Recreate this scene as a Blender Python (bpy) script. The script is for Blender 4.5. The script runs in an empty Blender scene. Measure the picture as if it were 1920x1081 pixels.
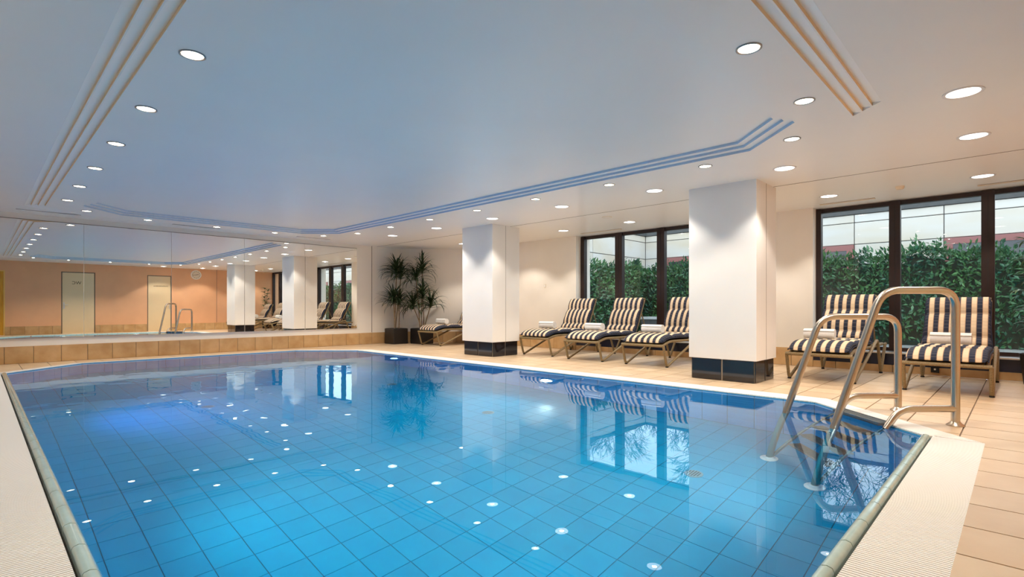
import bpy, math, random
from mathutils import Vector, Matrix
from mathutils.geometry import tessellate_polygon
random.seed(11)
PI = math.pi
S = 0.83                      # survey units -> metres (camera 1.05 u above the floor = 0.87 m)
SC = bpy.context.scene
COL = SC.collection

# ------------------------------------------------------------------ camera
TH = math.atan(955.0/980.0)   # long axis of the end wall lies this far right of the view axis
cam_d = bpy.data.cameras.new('camera'); cam = bpy.data.objects.new('camera', cam_d); COL.objects.link(cam)
cam.location = (0, 0, 1.05*S); cam.rotation_euler = (PI/2, 0, TH-PI/2)
cam_d.sensor_width = 36; cam_d.lens = 980/1920*36; cam_d.shift_y = 35/1920
cam_d.clip_start = 0.02; cam_d.clip_end = 300
SC.camera = cam
# ------------------------------------------------------------------ sky: even overcast daylight
W = bpy.data.worlds.new('overcast'); SC.world = W; W.use_nodes = True
bg = W.node_tree.nodes['Background']; bg.inputs[0].default_value = (0.80, 0.90, 1.0, 1); bg.inputs[1].default_value = 2.3
# ------------------------------------------------------------------ view
vs = SC.view_settings
vs.view_transform = 'Standard'; vs.look = 'None'; vs.gamma = 1; vs.use_curve_mapping = False
vs.exposure = 0.45
cy = SC.cycles
cy.use_denoising = True; cy.use_adaptive_sampling = True; cy.adaptive_threshold = 0.015; cy.max_bounces = 12; cy.diffuse_bounces = 6; cy.glossy_bounces = 6
cy.transmission_bounces = 10; cy.transparent_max_bounces = 12
cy.sample_clamp_indirect = 4.0; cy.sample_clamp_direct = 0
cy.caustics_reflective = True; cy.caustics_refractive = True; cy.blur_glossy = 0.6

SMALL_W, BIG_W = 34.0, 54.0                      # downlight powers
POOL_W = 82.0                                   # underwater lamps
WARM, WHITE = (1.0, 0.86, 0.68), (1.0, 0.925, 0.83)

# ================================================================== materials
def nodes(m):
    m.use_nodes = True
    nt = m.node_tree
    return nt, nt.nodes, nt.links, nt.nodes['Principled BSDF']

def mat(name, col, rough=0.5, metal=0.0, var=0.0, scale=8.0, col2=None, bump=0.0, bscale=60.0, spec=0.5, rnd=0.0, coat=0.0, emit=None, estr=0.0, stretch=None, alpha=None):
    m = bpy.data.materials.new(name); nt, N, L, b = nodes(m)
    b.inputs['Roughness'].default_value = rough; b.inputs['Metallic'].default_value = metal
    b.inputs['Specular IOR Level'].default_value = spec
    if coat: b.inputs['Coat Weight'].default_value = coat; b.inputs['Coat Roughness'].default_value = 0.08
    c4 = (*col, 1)
    tc = N.new('ShaderNodeTexCoord')
    vec = tc.outputs['Object']
    if stretch:
        mp = N.new('ShaderNodeMapping'); mp.inputs['Scale'].default_value = stretch
        L.new(vec, mp.inputs['Vector']); vec = mp.outputs['Vector']
    if col2 is None: col2 = tuple(max(0, c*(1-var)) for c in col)
    src = None
    if var or rnd:
        nz = N.new('ShaderNodeTexNoise'); nz.inputs['Scale'].default_value = scale; nz.inputs['Detail'].default_value = 4
        if rnd:
            oi = N.new('ShaderNodeObjectInfo'); ad = N.new('ShaderNodeVectorMath'); ad.operation = 'MULTIPLY_ADD'
            ad.inputs[1].default_value = (37, 53, 71)
            cb = N.new('ShaderNodeCombineXYZ')
            for k in range(3): L.new(oi.outputs['Random'], cb.inputs[k])
            L.new(cb.outputs[0], ad.inputs[0]); L.new(vec, ad.inputs[2]); L.new(ad.outputs[0], nz.inputs['Vector'])
        else: L.new(vec, nz.inputs['Vector'])
        rp = N.new('ShaderNodeMapRange'); rp.inputs['From Min'].default_value = 0.35; rp.inputs['From Max'].default_value = 0.7
        L.new(nz.outputs['Fac'], rp.inputs['Value'])
        mx = N.new('ShaderNodeMix'); mx.data_type = 'RGBA'
        mx.inputs[6].default_value = c4; mx.inputs[7].default_value = (*col2, 1)
        L.new(rp.outputs[0], mx.inputs[0]); src = mx.outputs[2]
        if rnd:
            hs = N.new('ShaderNodeHueSaturation')
            mr = N.new('ShaderNodeMapRange'); mr.inputs['To Min'].default_value = 1-rnd; mr.inputs['To Max'].default_value = 1+rnd
            L.new(oi.outputs['Random'], mr.inputs['Value']); L.new(mr.outputs[0], hs.inputs['Value']); L.new(src, hs.inputs['Color']); src = hs.outputs[0]
        L.new(src, b.inputs['Base Color'])
    else: b.inputs['Base Color'].default_value = c4
    if bump:
        n2 = N.new('ShaderNodeTexNoise'); n2.inputs['Scale'].default_value = bscale; L.new(vec, n2.inputs['Vector'])
        bp = N.new('ShaderNodeBump'); bp.inputs['Strength'].default_value = bump; bp.inputs['Distance'].default_value = 0.01
        L.new(n2.outputs['Fac'], bp.inputs['Height']); L.new(bp.outputs[0], b.inputs['Normal'])
    if emit: b.inputs['Emission Color'].default_value = (*emit, 1); b.inputs['Emission Strength'].default_value = estr
    return m

def glass_mat(name, tint, ior=1.45, gloss=1.0):
    m = bpy.data.materials.new(name); m.use_nodes = True; nt = m.node_tree; N, L = nt.nodes, nt.links; N.clear()
    o = N.new('ShaderNodeOutputMaterial'); t = N.new('ShaderNodeBsdfTransparent'); t.inputs[0].default_value = (*tint, 1)
    g = N.new('ShaderNodeBsdfGlossy'); g.inputs['Roughness'].default_value = 0.0; g.inputs[0].default_value = (gloss, gloss, gloss, 1)
    f = N.new('ShaderNodeFresnel'); f.inputs[0].default_value = ior; x = N.new('ShaderNodeMixShader')
    ge = N.new('ShaderNodeNewGeometry'); iv = N.new('ShaderNodeMath'); iv.operation = 'SUBTRACT'; iv.inputs[0].default_value = 1.0; L.new(ge.outputs['Backfacing'], iv.inputs[1])
    ml = N.new('ShaderNodeMath'); ml.operation = 'MULTIPLY'; L.new(iv.outputs[0], ml.inputs[0]); L.new(f.outputs[0], ml.inputs[1])
    L.new(ml.outputs[0], x.inputs[0]); L.new(t.outputs[0], x.inputs[1]); L.new(g.outputs[0], x.inputs[2]); L.new(x.outputs[0], o.inputs[0])
    return m

def water_mat():
    m = bpy.data.materials.new('pool water'); m.use_nodes = True; nt = m.node_tree; N, L = nt.nodes, nt.links; N.clear()
    o = N.new('ShaderNodeOutputMaterial'); g = N.new('ShaderNodeBsdfGlass'); g.inputs['IOR'].default_value = 1.333
    g.inputs['Roughness'].default_value = 0.0; g.inputs[0].default_value = (0.84, 0.97, 1, 1)
    tc = N.new('ShaderNodeTexCoord')
    mp = N.new('ShaderNodeMapping'); mp.inputs['Scale'].default_value = (1, 1, 1); L.new(tc.outputs['Object'], mp.inputs[0])
    n1 = N.new('ShaderNodeTexNoise'); n1.inputs['Scale'].default_value = 2.6; n1.inputs['Detail'].default_value = 1.5
    L.new(mp.outputs[0], n1.inputs['Vector'])
    # calm near the camera end, gentle ripples towards the mirror wall where the jets are
    sx = N.new('ShaderNodeSeparateXYZ'); L.new(tc.outputs['Object'], sx.inputs[0])
    mr = N.new('ShaderNodeMapRange'); mr.inputs['From Min'].default_value = 4.0*S; mr.inputs['From Max'].default_value = 9.0*S
    mr.inputs['To Min'].default_value = 0.012; mr.inputs['To Max'].default_value = 0.07; L.new(sx.outputs['Y'], mr.inputs['Value'])
    bp = N.new('ShaderNodeBump'); bp.inputs['Distance'].default_value = 0.05
    L.new(mr.outputs[0], bp.inputs['Strength']); L.new(n1.outputs['Fac'], bp.inputs['Height']); L.new(bp.outputs[0], g.inputs['Normal'])
    L.new(g.outputs[0], o.inputs[0])
    return m

def stripe_mat():
    m = bpy.data.materials.new('striped canvas'); nt, N, L, b = nodes(m)
    b.inputs['Roughness'].default_value = 0.9; b.inputs['Specular IOR Level'].default_value = 0.15
    tc = N.new('ShaderNodeTexCoord'); sx = N.new('ShaderNodeSeparateXYZ'); L.new(tc.outputs['Object'], sx.inputs[0])
    def math_(op, a, v=None, v2=None):
        n = N.new('ShaderNodeMath'); n.operation = op
        L.new(a, n.inputs[0])
        if v is not None:
            if isinstance(v, (int, float)): n.inputs[1].default_value = v
            else: L.new(v, n.inputs[1])
        return n.outputs[0]
    per = 0.1165*S
    ph = math_('FRACT', math_('ADD', math_('DIVIDE', sx.outputs['Y'], per), 20.28))
    rp = N.new('ShaderNodeValToRGB'); rp.color_ramp.interpolation = 'LINEAR'; L.new(ph, rp.inputs[0])
    navy, cream, rust = (0.032, 0.039, 0.064, 1), (0.76, 0.61, 0.42, 1), (0.55, 0.31, 0.15, 1)
    E = rp.color_ramp.elements
    E[0].position = 0; E[0].color = navy; E[1].position = 0.40; E[1].color = navy
    for p, c in ((0.43, (0.12, 0.12, 0.14, 1)), (0.47, rust), (0.51, cream), (0.90, cream), (0.94, rust), (0.97, (0.1, 0.1, 0.12, 1)), (1.0, navy)):
        e = E.new(p); e.color = c
    # faint woven cross-bands along the length
    cr = math_('FRACT', math_('DIVIDE', math_('ADD', sx.outputs['X'], sx.outputs['Z']), 0.075*S))
    cm = math_('MULTIPLY', math_('LESS_THAN', cr, 0.16), 0.22)
    mx = N.new('ShaderNodeMix'); mx.data_type = 'RGBA'; mx.inputs[7].default_value = (0.33, 0.28, 0.24, 1)
    L.new(cm, mx.inputs[0]); L.new(rp.outputs[0], mx.inputs[6])
    L.new(mx.outputs[2], b.inputs['Base Color'])
    nz = N.new('ShaderNodeTexNoise'); nz.inputs['Scale'].default_value = 260; L.new(tc.outputs['Object'], nz.inputs['Vector'])
    bp = N.new('ShaderNodeBump'); bp.inputs['Strength'].default_value = 0.25; bp.inputs['Distance'].default_value = 0.004
    L.new(nz.outputs['Fac'], bp.inputs['Height']); L.new(bp.outputs[0], b.inputs['Normal'])
    return m

M = {}
M['wall'] = mat('warm white wall panel', (0.86, 0.80, 0.71), 0.55, var=0.03, scale=3)
M['wallw'] = mat('cool white pillar panel', (0.86, 0.83, 0.79), 0.5, var=0.02, scale=3)
M['ceil'] = mat('satin ceiling paint', (0.90, 0.88, 0.84), 0.34, var=0.02, scale=1.5, spec=0.4)
M['riser_blue'] = mat('blue painted moulding', (0.52, 0.64, 0.80), 0.5)
M['riser_pale'] = mat('blue moulding in paler light tone', (0.60, 0.69, 0.77), 0.5)  # same blue paint; light variation between the sides put into a paler colour
M['riser_warm_lit'] = mat('moulding tinted by warm light', (0.90, 0.68, 0.42), 0.5)  # warm light on the groove faces painted in as an orange tint
M['seam'] = mat('dark seam filler', (0.16, 0.12, 0.09), 0.8)
M['peach'] = mat('peach plaster', (0.80, 0.43, 0.23), 0.7, var=0.06, scale=2.5, bump=0.05, bscale=90)
M['tile'] = mat('beige floor tile', (0.70, 0.535, 0.365), 0.30, col2=(0.61, 0.435, 0.275), var=0.1, scale=3.0, rnd=0.06, bump=0.03, bscale=25)
M['skirt'] = mat('ochre skirting tile', (0.60, 0.39, 0.19), 0.35, col2=(0.48, 0.28, 0.11), var=0.1, scale=5.0, rnd=0.08)
M['grout'] = mat('brown grout', (0.22, 0.16, 0.11), 0.9, var=0.1, scale=30)
M['blackt'] = mat('black glazed tile', (0.006, 0.006, 0.012), 0.06, var=0.1, scale=3, coat=0.5)
M['whiteg'] = mat('pale grout', (0.55, 0.47, 0.38), 0.8)
M['navy'] = mat('navy enamel panel', (0.010, 0.012, 0.035), 0.25)
M['poolt'] = mat('turquoise pool tile', (0.002, 0.425, 0.68), 0.18, col2=(0.002, 0.385, 0.65), var=0.06, scale=6, rnd=0.05)
M['poolw'] = mat('blue pool wall tile', (0.10, 0.42, 0.72), 0.2, col2=(0.09, 0.38, 0.68), var=0.06, scale=6, rnd=0.05)
M['poolg'] = mat('pool grout', (0.03, 0.17, 0.25), 0.8, var=0.1, scale=20)
M['coping'] = mat('celadon coping tile', (0.48, 0.66, 0.64), 0.12, var=0.12, scale=14, coat=0.6)
M['copg'] = mat('rusty coping grout', (0.36, 0.22, 0.10), 0.8)
M['grate'] = mat('white grate plastic', (0.92, 0.90, 0.87), 0.45)
M['trough'] = mat('overflow channel', (0.10, 0.085, 0.07), 0.8)
M['chrome'] = mat('brushed stainless steel', (0.52, 0.46, 0.39), 0.27, metal=1.0, bump=0.02, bscale=200)
M['steel'] = mat('perforated steel tread', (0.17, 0.20, 0.22), 0.5, metal=0.2, var=0.4, scale=120)
M['rattan'] = mat('tan woven rattan', (0.31, 0.22, 0.105), 0.6, col2=(0.17, 0.115, 0.05), var=0.3, scale=90, bump=0.5, bscale=180)
M['rubber'] = mat('black rubber', (0.012, 0.011, 0.010), 0.7)
M['cloth'] = stripe_mat()
M['piping'] = mat('navy piping cloth', (0.014, 0.018, 0.042), 0.9)
M['towel'] = mat('white terry towel', (0.91, 0.89, 0.86), 0.95, var=0.05, scale=40, bump=0.7, bscale=190, spec=0.1)
M['frame'] = mat('dark brown window frame', (0.022, 0.007, 0.005), 0.4, var=0.3, scale=10)
M['alu'] = mat('aluminium strip', (0.70, 0.68, 0.66), 0.35, metal=0.9)
M['ring'] = mat('lamp trim ring', (0.34, 0.33, 0.33), 0.3, metal=0.7)
M['ringw'] = mat('white lamp trim ring', (0.80, 0.77, 0.76), 0.3, metal=0.3)
M['lensS'] = mat('warm lamp lens', (0.9, 0.85, 0.7), 0.4, emit=(1.0, 0.86, 0.62), estr=5)
M['lensB'] = mat('white lamp lens', (0.9, 0.9, 0.9), 0.4, emit=(1.0, 0.95, 0.90), estr=3.2)
M['bulb'] = mat('lamp bulb', (1, 1, 1), 0.4, emit=(1.0, 0.93, 0.80), estr=60)
M['lensP'] = mat('underwater lamp lens', (0.7, 0.85, 1.0), 0.3, emit=(0.55, 0.75, 1.0), estr=4)
M['inlet'] = mat('grey blue grille plastic', (0.16, 0.34, 0.42), 0.5)
M['plastic'] = mat('cream plastic', (0.78, 0.68, 0.54), 0.45)
M['pot'] = mat('black planter', (0.014, 0.010, 0.008), 0.45, var=0.2, scale=20)
M['soil'] = mat('potting soil', (0.035, 0.022, 0.013), 0.95, var=0.4, scale=50, bump=0.8, bscale=60)
M['bark'] = mat('cane bark', (0.30, 0.21, 0.12), 0.85, var=0.4, scale=40, bump=0.4, bscale=80)
M['leaf'] = mat('dracaena leaf', (0.030, 0.062, 0.016), 0.45, col2=(0.012, 0.028, 0.010), var=0.3, scale=9, rnd=0.25)
M['palm'] = mat('palm leaf', (0.085, 0.16, 0.035), 0.45, col2=(0.03, 0.07, 0.02), var=0.3, scale=9, rnd=0.25)
M['hleaf'] = mat('laurel leaf', (0.085, 0.215, 0.060), 0.26, col2=(0.014, 0.080, 0.062), var=0.4, scale=1.6, rnd=0.25)
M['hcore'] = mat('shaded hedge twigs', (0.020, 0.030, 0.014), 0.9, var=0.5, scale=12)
M['stone'] = mat('veined sandstone panel', (0.62, 0.60, 0.56), 0.6, col2=(0.58, 0.50, 0.38), var=0.1, scale=0.9, stretch=(1, 0.35, 1.6), rnd=0.03)
M['coping_dark'] = mat('slate wall coping', (0.07, 0.075, 0.075), 0.7, var=0.2, scale=10)
M['red'] = mat('dull red window frame', (0.30, 0.11, 0.10), 0.5)
M['darkglass'] = mat('dark house window', (0.02, 0.022, 0.025), 0.08, spec=0.8)
M['paving'] = mat('grey court paving', (0.25, 0.26, 0.24), 0.85, var=0.3, scale=3)
M['planter'] = mat('concrete planter edge', (0.55, 0.56, 0.55), 0.8, var=0.2, scale=6)
M['tbark'] = mat('bare tree bark', (0.055, 0.047, 0.042), 0.9, var=0.3, scale=10)
M['facade'] = mat('white outer render', (0.75, 0.74, 0.72), 0.8, var=0.05, scale=3)
M['door'] = mat('cream door leaf', (0.78, 0.60, 0.36), 0.45, var=0.03, scale=3)
M['amber'] = mat('amber wood with doorway glow', (0.72, 0.36, 0.02), 0.35, col2=(0.58, 0.26, 0.01), var=0.2, scale=6, stretch=(6, 6, 0.5))  # glow of a lit doorway put into the leaf and frame colours
M['amberlit'] = mat('golden door edge', (0.85, 0.55, 0.12), 0.3)
M['ink'] = mat('dark brown lettering', (0.06, 0.035, 0.012), 0.6)
M['dial'] = mat('clock dial', (0.72, 0.62, 0.48), 0.5)
M['clockrim'] = mat('white clock rim', (0.85, 0.80, 0.72), 0.35)
M['black'] = mat('matt black', (0.01, 0.01, 0.01), 0.6)
M['glass'] = glass_mat('window glass', (0.94, 0.965, 0.97), 1.5)
M['water'] = water_mat()
_m = bpy.data.materials.new('mirror silver'); _nt, _N, _L, _b = nodes(_m)
_b.inputs['Base Color'].default_value = (0.90, 0.90, 0.88, 1); _b.inputs['Metallic'].default_value = 1; _b.inputs['Roughness'].default_value = 0.0
M['mirror'] = _m

# ================================================================== mesh helpers (all input in survey units)
class MB:
    def __init__(s): s.v = []; s.f = []; s.mi = []
    def add(s, vs, fs, mi=0):
        o = len(s.v); s.v += [tuple(p) for p in vs]; s.f += [tuple(i+o for i in q) for q in fs]; s.mi += [mi]*len(fs); return s
    def box(s, x0, x1, y0, y1, z0, z1, mi=0):
        return s.add([(x0,y0,z0),(x1,y0,z0),(x1,y1,z0),(x0,y1,z0),(x0,y0,z1),(x1,y0,z1),(x1,y1,z1),(x0,y1,z1)],
                     [(0,3,2,1),(4,5,6,7),(0,1,5,4),(1,2,6,5),(2,3,7,6),(3,0,4,7)], mi)
    def cbox(s, x0, x1, y0, y1, z0, z1, c=0.01, mi=0):
        """box with chamfered edges"""
        r = []
        xs, ys, zs = (x0, x1), (y0, y1), (z0, z1)
        idx = {}
        for i in (0, 1):
            for j in (0, 1):
                for k in (0, 1):
                    sx, sy, sz = (1, -1)[i], (1, -1)[j], (1, -1)[k]
                    for a in range(3):
                        p = [xs[i]+sx*c, ys[j]+sy*c, zs[k]+sz*c]
                        p[a] = (xs[i], ys[j], zs[k])[a]
                        idx[(i, j, k, a)] = len(r); r.append(tuple(p))
        F = []
        for a in range(3):
            b, d = (a+1) % 3, (a+2) % 3
            for sgn in (0, 1):
                q = []
                for (u, w) in ((0, 0), (1, 0), (1, 1), (0, 1)):
                    t = [0, 0, 0]; t[a] = sgn; t[b] = u; t[d] = w; q.append(idx[(*t, a)])
                F.append(tuple(q) if sgn else tuple(reversed(q)))
        for a in range(3):           # edges along axis a
            b, d = (a+1) % 3, (a+2) % 3
            for u in (0, 1):
                for w in (0, 1):
                    t0 = [0, 0, 0]; t0[b] = u; t0[d] = w; t1 = list(t0); t1[a] = 1
                    F.append((idx[(*t0, b)], idx[(*t1, b)], idx[(*t1, d)], idx[(*t0, d)]))
        for i in (0, 1):
            for j in (0, 1):
                for k in (0, 1): F.append((idx[(i,j,k,0)], idx[(i,j,k,1)], idx[(i,j,k,2)]))
        return s.add(r, F, mi)
    def prism(s, poly, z0, z1, mi=0, bottom=True):
        n = len(poly); v = [(x,y,z0) for x,y in poly]+[(x,y,z1) for x,y in poly]
        f = [tuple(range(n, 2*n))]+([tuple(reversed(range(n)))] if bottom else [])+[(i,(i+1)%n,(i+1)%n+n,i+n) for i in range(n)]
        return s.add(v, f, mi)
    def fill(s, loops, z, mi=0, flip=False):
        """flat polygon with holes"""
        L = [[Vector((x,y,0)) for x,y in l] for l in loops]
        t = tessellate_polygon(L); v = [(p.x,p.y,z) for l in L for p in l]
        out = []
        for a,b,c in t:
            A,B,C = v[a],v[b],v[c]
            up = (B[0]-A[0])*(C[1]-A[1])-(B[1]-A[1])*(C[0]-A[0]) > 0
            out.append((a,b,c) if up != flip else (a,c,b))
        return s.add(v, out, mi)
    def tube(s, pts, r, n=10, caps=True, mi=0, flat=1.0):
        pts = [Vector(p) for p in pts]; rings = []
        rs = r if isinstance(r, (list, tuple)) else [r]*len(pts)
        up = Vector((0,0,1))
        T0 = (pts[1]-pts[0]).normalized()
        nrm = up.cross(T0)
        if nrm.length < 1e-4: nrm = Vector((1,0,0)).cross(T0)
        nrm.normalize()
        o = len(s.v)
        for i,p in enumerate(pts):
            if i == 0: T = pts[1]-pts[0]
            elif i == len(pts)-1: T = pts[-1]-pts[-2]
            else: T = (pts[i+1]-pts[i]).normalized()+(pts[i]-pts[i-1]).normalized()
            T.normalize(); nrm = (nrm-T*nrm.dot(T)); nrm.normalize(); bi = T.cross(nrm)
            for k in range(n):
                a = 2*PI*k/n; s.v.append(tuple(p+nrm*math.cos(a)*rs[i]+bi*math.sin(a)*rs[i]*flat))
        for i in range(len(pts)-1):
            for k in range(n):
                a = o+i*n+k; b = o+i*n+(k+1)%n; s.f.append((a,b,b+n,a+n)); s.mi.append(mi)
        if caps:
            s.f.append(tuple(reversed(range(o,o+n)))); s.mi.append(mi)
            q = o+(len(pts)-1)*n; s.f.append(tuple(range(q,q+n))); s.mi.append(mi)
        return s
    def lathe(s, prof, c=(0,0,0), n=24, mi=0, axis='z', cap=True):
        o = len(s.v)
        for r,z in prof:
            for k in range(n):
                a = 2*PI*k/n; x,y = r*math.cos(a), r*math.sin(a)
                p = {'z':(x,y,z),'x':(z,x,y),'y':(y,z,x)}[axis]
                s.v.append((p[0]+c[0],p[1]+c[1],p[2]+c[2]))
        for i in range(len(prof)-1):
            for k in range(n):
                a = o+i*n+k; b = o+i*n+(k+1)%n; s.f.append((a,b,b+n,a+n)); s.mi.append(mi)
        if cap:
            if prof[0][0] > 1e-6: s.f.append(tuple(reversed(range(o,o+n)))); s.mi.append(mi)
            if prof[-1][0] > 1e-6:
                q = o+(len(prof)-1)*n; s.f.append(tuple(range(q,q+n))); s.mi.append(mi)
        return s
    def build(s, name, m, parent=None, loc=None, rot=None, smooth=False):
        me = bpy.data.meshes.new(name); me.from_pydata([(x*S,y*S,z*S) for x,y,z in s.v], [], s.f)
        ms = m if isinstance(m, (list,tuple)) else [m]
        for q in ms: me.materials.append(M[q])
        if len(ms) > 1: me.polygons.foreach_set('material_index', s.mi)
        if smooth: me.polygons.foreach_set('use_smooth', [True]*len(me.polygons))
        me.update()
        return place(me, name, parent, loc, rot)

def place(me, name, parent=None, loc=None, rot=None):
    o = bpy.data.objects.new(name, me); COL.objects.link(o)
    if loc: o.location = tuple(c*S for c in loc)
    if rot: o.rotation_euler = rot
    if parent: o.parent = parent
    return o
def tag(o, label=None, cat=None, group=None, kind=None):
    if label: o['label'] = label
    if cat: o['category'] = cat
    if group: o['group'] = group
    if kind: o['kind'] = kind
    return o
def thing(name, label, cat=None, loc=(0,0,0), rz=0, group=None, kind=None):
    o = place(None, name, None, loc, (0,0,rz)); return tag(o, label, cat, group, kind)
def copy_tree(o, parent=None):
    c = o.copy(); COL.objects.link(c)
    if parent: c.parent = parent
    for ch in list(o.children): copy_tree(ch, c)
    return c
def smooth_auto(o, ang=40):
    me = o.data
    me.polygons.foreach_set('use_smooth', [True]*len(me.polygons))
    me.set_sharp_from_angle(angle=math.radians(ang)); return o
def rounded(pts, r, n=5):
    """polyline with rounded corners"""
    P = [Vector(p) for p in pts]; out = [P[0]]
    for i in range(1, len(P)-1):
        a = (P[i-1]-P[i]); b = (P[i+1]-P[i]); rr = r[i-1] if isinstance(r,(list,tuple)) else r
        la, lb = a.length, b.length; rr = min(rr, la*0.49, lb*0.49); a.normalize(); b.normalize()
        p0 = P[i]+a*rr; p1 = P[i]+b*rr
        for k in range(n+1):
            t = k/n; out.append((1-t)**2*p0+2*t*(1-t)*P[i]+t*t*p1)
    out.append(P[-1]); return out
def clip_half(poly, a, b, c):
    """keep a*x+b*y<=c"""
    out = []
    for i in range(len(poly)):
        p, q = poly[i], poly[(i+1)%len(poly)]
        dp, dq = a*p[0]+b*p[1]-c, a*q[0]+b*q[1]-c
        if dp <= 1e-9: out.append(p)
        if (dp < -1e-9 and dq > 1e-9) or (dp > 1e-9 and dq < -1e-9):
            t = dp/(dp-dq); out.append((p[0]+(q[0]-p[0])*t, p[1]+(q[1]-p[1])*t))
    return out if len(out) >= 3 else []
def area(p): return abs(sum(p[i][0]*p[(i+1)%len(p)][1]-p[(i+1)%len(p)][0]*p[i][1] for i in range(len(p))))/2 if p else 0
def halfplanes(poly):      # ccw convex -> list (a,b,c) inside a*x+b*y<=c
    out = []
    for i in range(len(poly)):
        (x0,y0),(x1,y1) = poly[i], poly[(i+1)%len(poly)]
        a, b = (y1-y0), -(x1-x0); l = math.hypot(a,b); a/=l; b/=l; out.append((a,b,a*x0+b*y0))
    return out
def subtract(poly, convex):
    out = []; rest = poly
    for a,b,c in halfplanes(convex):
        o = clip_half(rest, -a, -b, -c)
        if area(o) > 1e-4: out.append(o)
        rest = clip_half(rest, a, b, c)
        if not rest: break
    return out
def intersect(poly, convex):
    for a,b,c in halfplanes(convex):
        poly = clip_half(poly, a, b, c)
        if not poly: return []
    return poly
def inset(poly, d):        # ccw polygon inward offset
    n = len(poly); H = halfplanes(poly); out = []
    for i in range(n):
        a1,b1,c1 = H[i-1]; a2,b2,c2 = H[i]; c1 -= d; c2 -= d
        det = a1*b2-a2*b1; out.append(((c1*b2-c2*b1)/det, (a1*c2-a2*c1)/det))
    return out
def octagon(x0,x1,y0,y1,c): return [(x0+c,y0),(x1-c,y0),(x1,y0+c),(x1,y1-c),(x1-c,y1),(x0+c,y1),(x0,y1-c),(x0,y0+c)]

# ================================================================== the room
XL, XR, XG = -1.0, 10.3, 10.53        # left wall, window wall face, glass plane
YN, YF, H = -0.5, 13.35, 2.8          # wall behind the camera, mirror wall, ceiling
DG = 22.22                            # diagonal corner wall: X + Y = DG
ROOM = [(XL,YN),(XR,YN),(XR,DG-XR),(DG-YF,YF),(XL,YF)]
ROOMC = [(XL,YN),(XG+0.05,YN),(XG+0.05,DG-XR),(XR,DG-XR),(DG-YF,YF),(XL,YF)]
POOL = octagon(0.34, 6.50, 0.585, 12.68, 1.06)
GR = [(1.25,0.20),(5.43,0.20),(6.84,1.61),(6.84,11.55),(5.62,12.76),(1.30,12.76),(-0.04,11.45),(-0.04,1.45)]   # outer edge of the overflow grate
TRAY = octagon(1.30, 6.06, 1.54, 12.30, 0.64)
DEPTH = 1.70; WZ = -0.02

# ---- floor: grout bed with every tile laid on it
b = MB(); b.fill([ROOM, GR], -0.008); b.prism([(XL,YN),(XL,YN+.01),(XL+.01,YN)], -0.06, -0.008)
floor = tag(b.build('floor', 'grout'), 'beige tiled pool deck around the pool', None, None, 'structure')
TP, TG = 0.395, 0.011
def tile_prism(pieces, cx, cy, name, parent):
    m = MB()
    for p in pieces: m.prism([(x-cx,y-cy) for x,y in p], -0.03, 0.0, bottom=False)
    return m.build(name, 'tile', parent, (cx,cy,0))
full = None; tiles = []
nx0 = math.floor((XL-5.294)/TP)-1; ny0 = math.floor((YN-0.36)/TP)-1
for i in range(nx0, nx0+34):
    for j in range(ny0, ny0+40):
        x0 = 5.294+i*TP; y0 = 0.36+j*TP
        q = [(x0+TG/2,y0+TG/2),(x0+TP-TG/2,y0+TG/2),(x0+TP-TG/2,y0+TP-TG/2),(x0+TG/2,y0+TP-TG/2)]
        q = intersect(q, ROOM)
        if area(q) < 2e-4: continue
        pc = subtract(q, GR); A = sum(area(p) for p in pc)
        if A < 4e-4: continue
        cx, cy = x0+TP/2, y0+TP/2
        d = 0.716*cx+0.698*cy; l = 0.698*cx-0.716*cy
        vis = d > 0.9 and abs(l)/d < 1.02
        tiles.append(((0 if vis else 100)+d, pc, cx, cy, A))
tiles.sort(key=lambda t: t[0])
rest = MB()
for k,(d,pc,cx,cy,A) in enumerate(tiles):
    if k < 300:
        if len(pc) == 1 and abs(A-(TP-TG)**2) < 1e-6:
            if full is None: full = tile_prism(pc, cx, cy, 'tile', floor).data
            else: place(full, 'tile', floor, (cx,cy,0))
        else: tile_prism(pc, cx, cy, 'tile', floor)
    else:
        for p in pc: rest.prism(p, -0.03, 0.0, bottom=False)
if rest.v: tag(rest.build('more_floor_tiles', 'tile', floor), kind='stuff')

# ---- skirting tiles along a wall foot
def skirting(name, label, p0, p1, nrm, start, z1=0.32, tp=0.398, m='skirt', z0=0.0, th=0.018):
    p0 = Vector(p0); p1 = Vector(p1); L = (p1-p0).length; t = (p1-p0)/L; n = Vector(nrm)
    def slab(mb, a, b, d0, d1, za, zb):
        A,B = p0+t*a, p0+t*b
        q = [A+n*d0, B+n*d0, B+n*d1, A+n*d1]
        if (q[1]-q[0]).cross(q[2]-q[1]) < 0: q.reverse()
        mb.prism([(v.x,v.y) for v in q], za, zb); return mb
    base = tag(slab(MB(), 0, L, 0.0, th*0.45, z0, z1-0.004).build(name, 'seam'), label, None, None, 'structure')
    s = start-tp
    while s < L:
        a, bb = max(s+0.004, 0), min(s+tp-0.004, L)
        if bb-a > 0.02: slab(MB(), a, bb, 0.001, th, z0+0.004, z1).build('skirting_tile', m, base)
        s += tp
    return base

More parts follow.
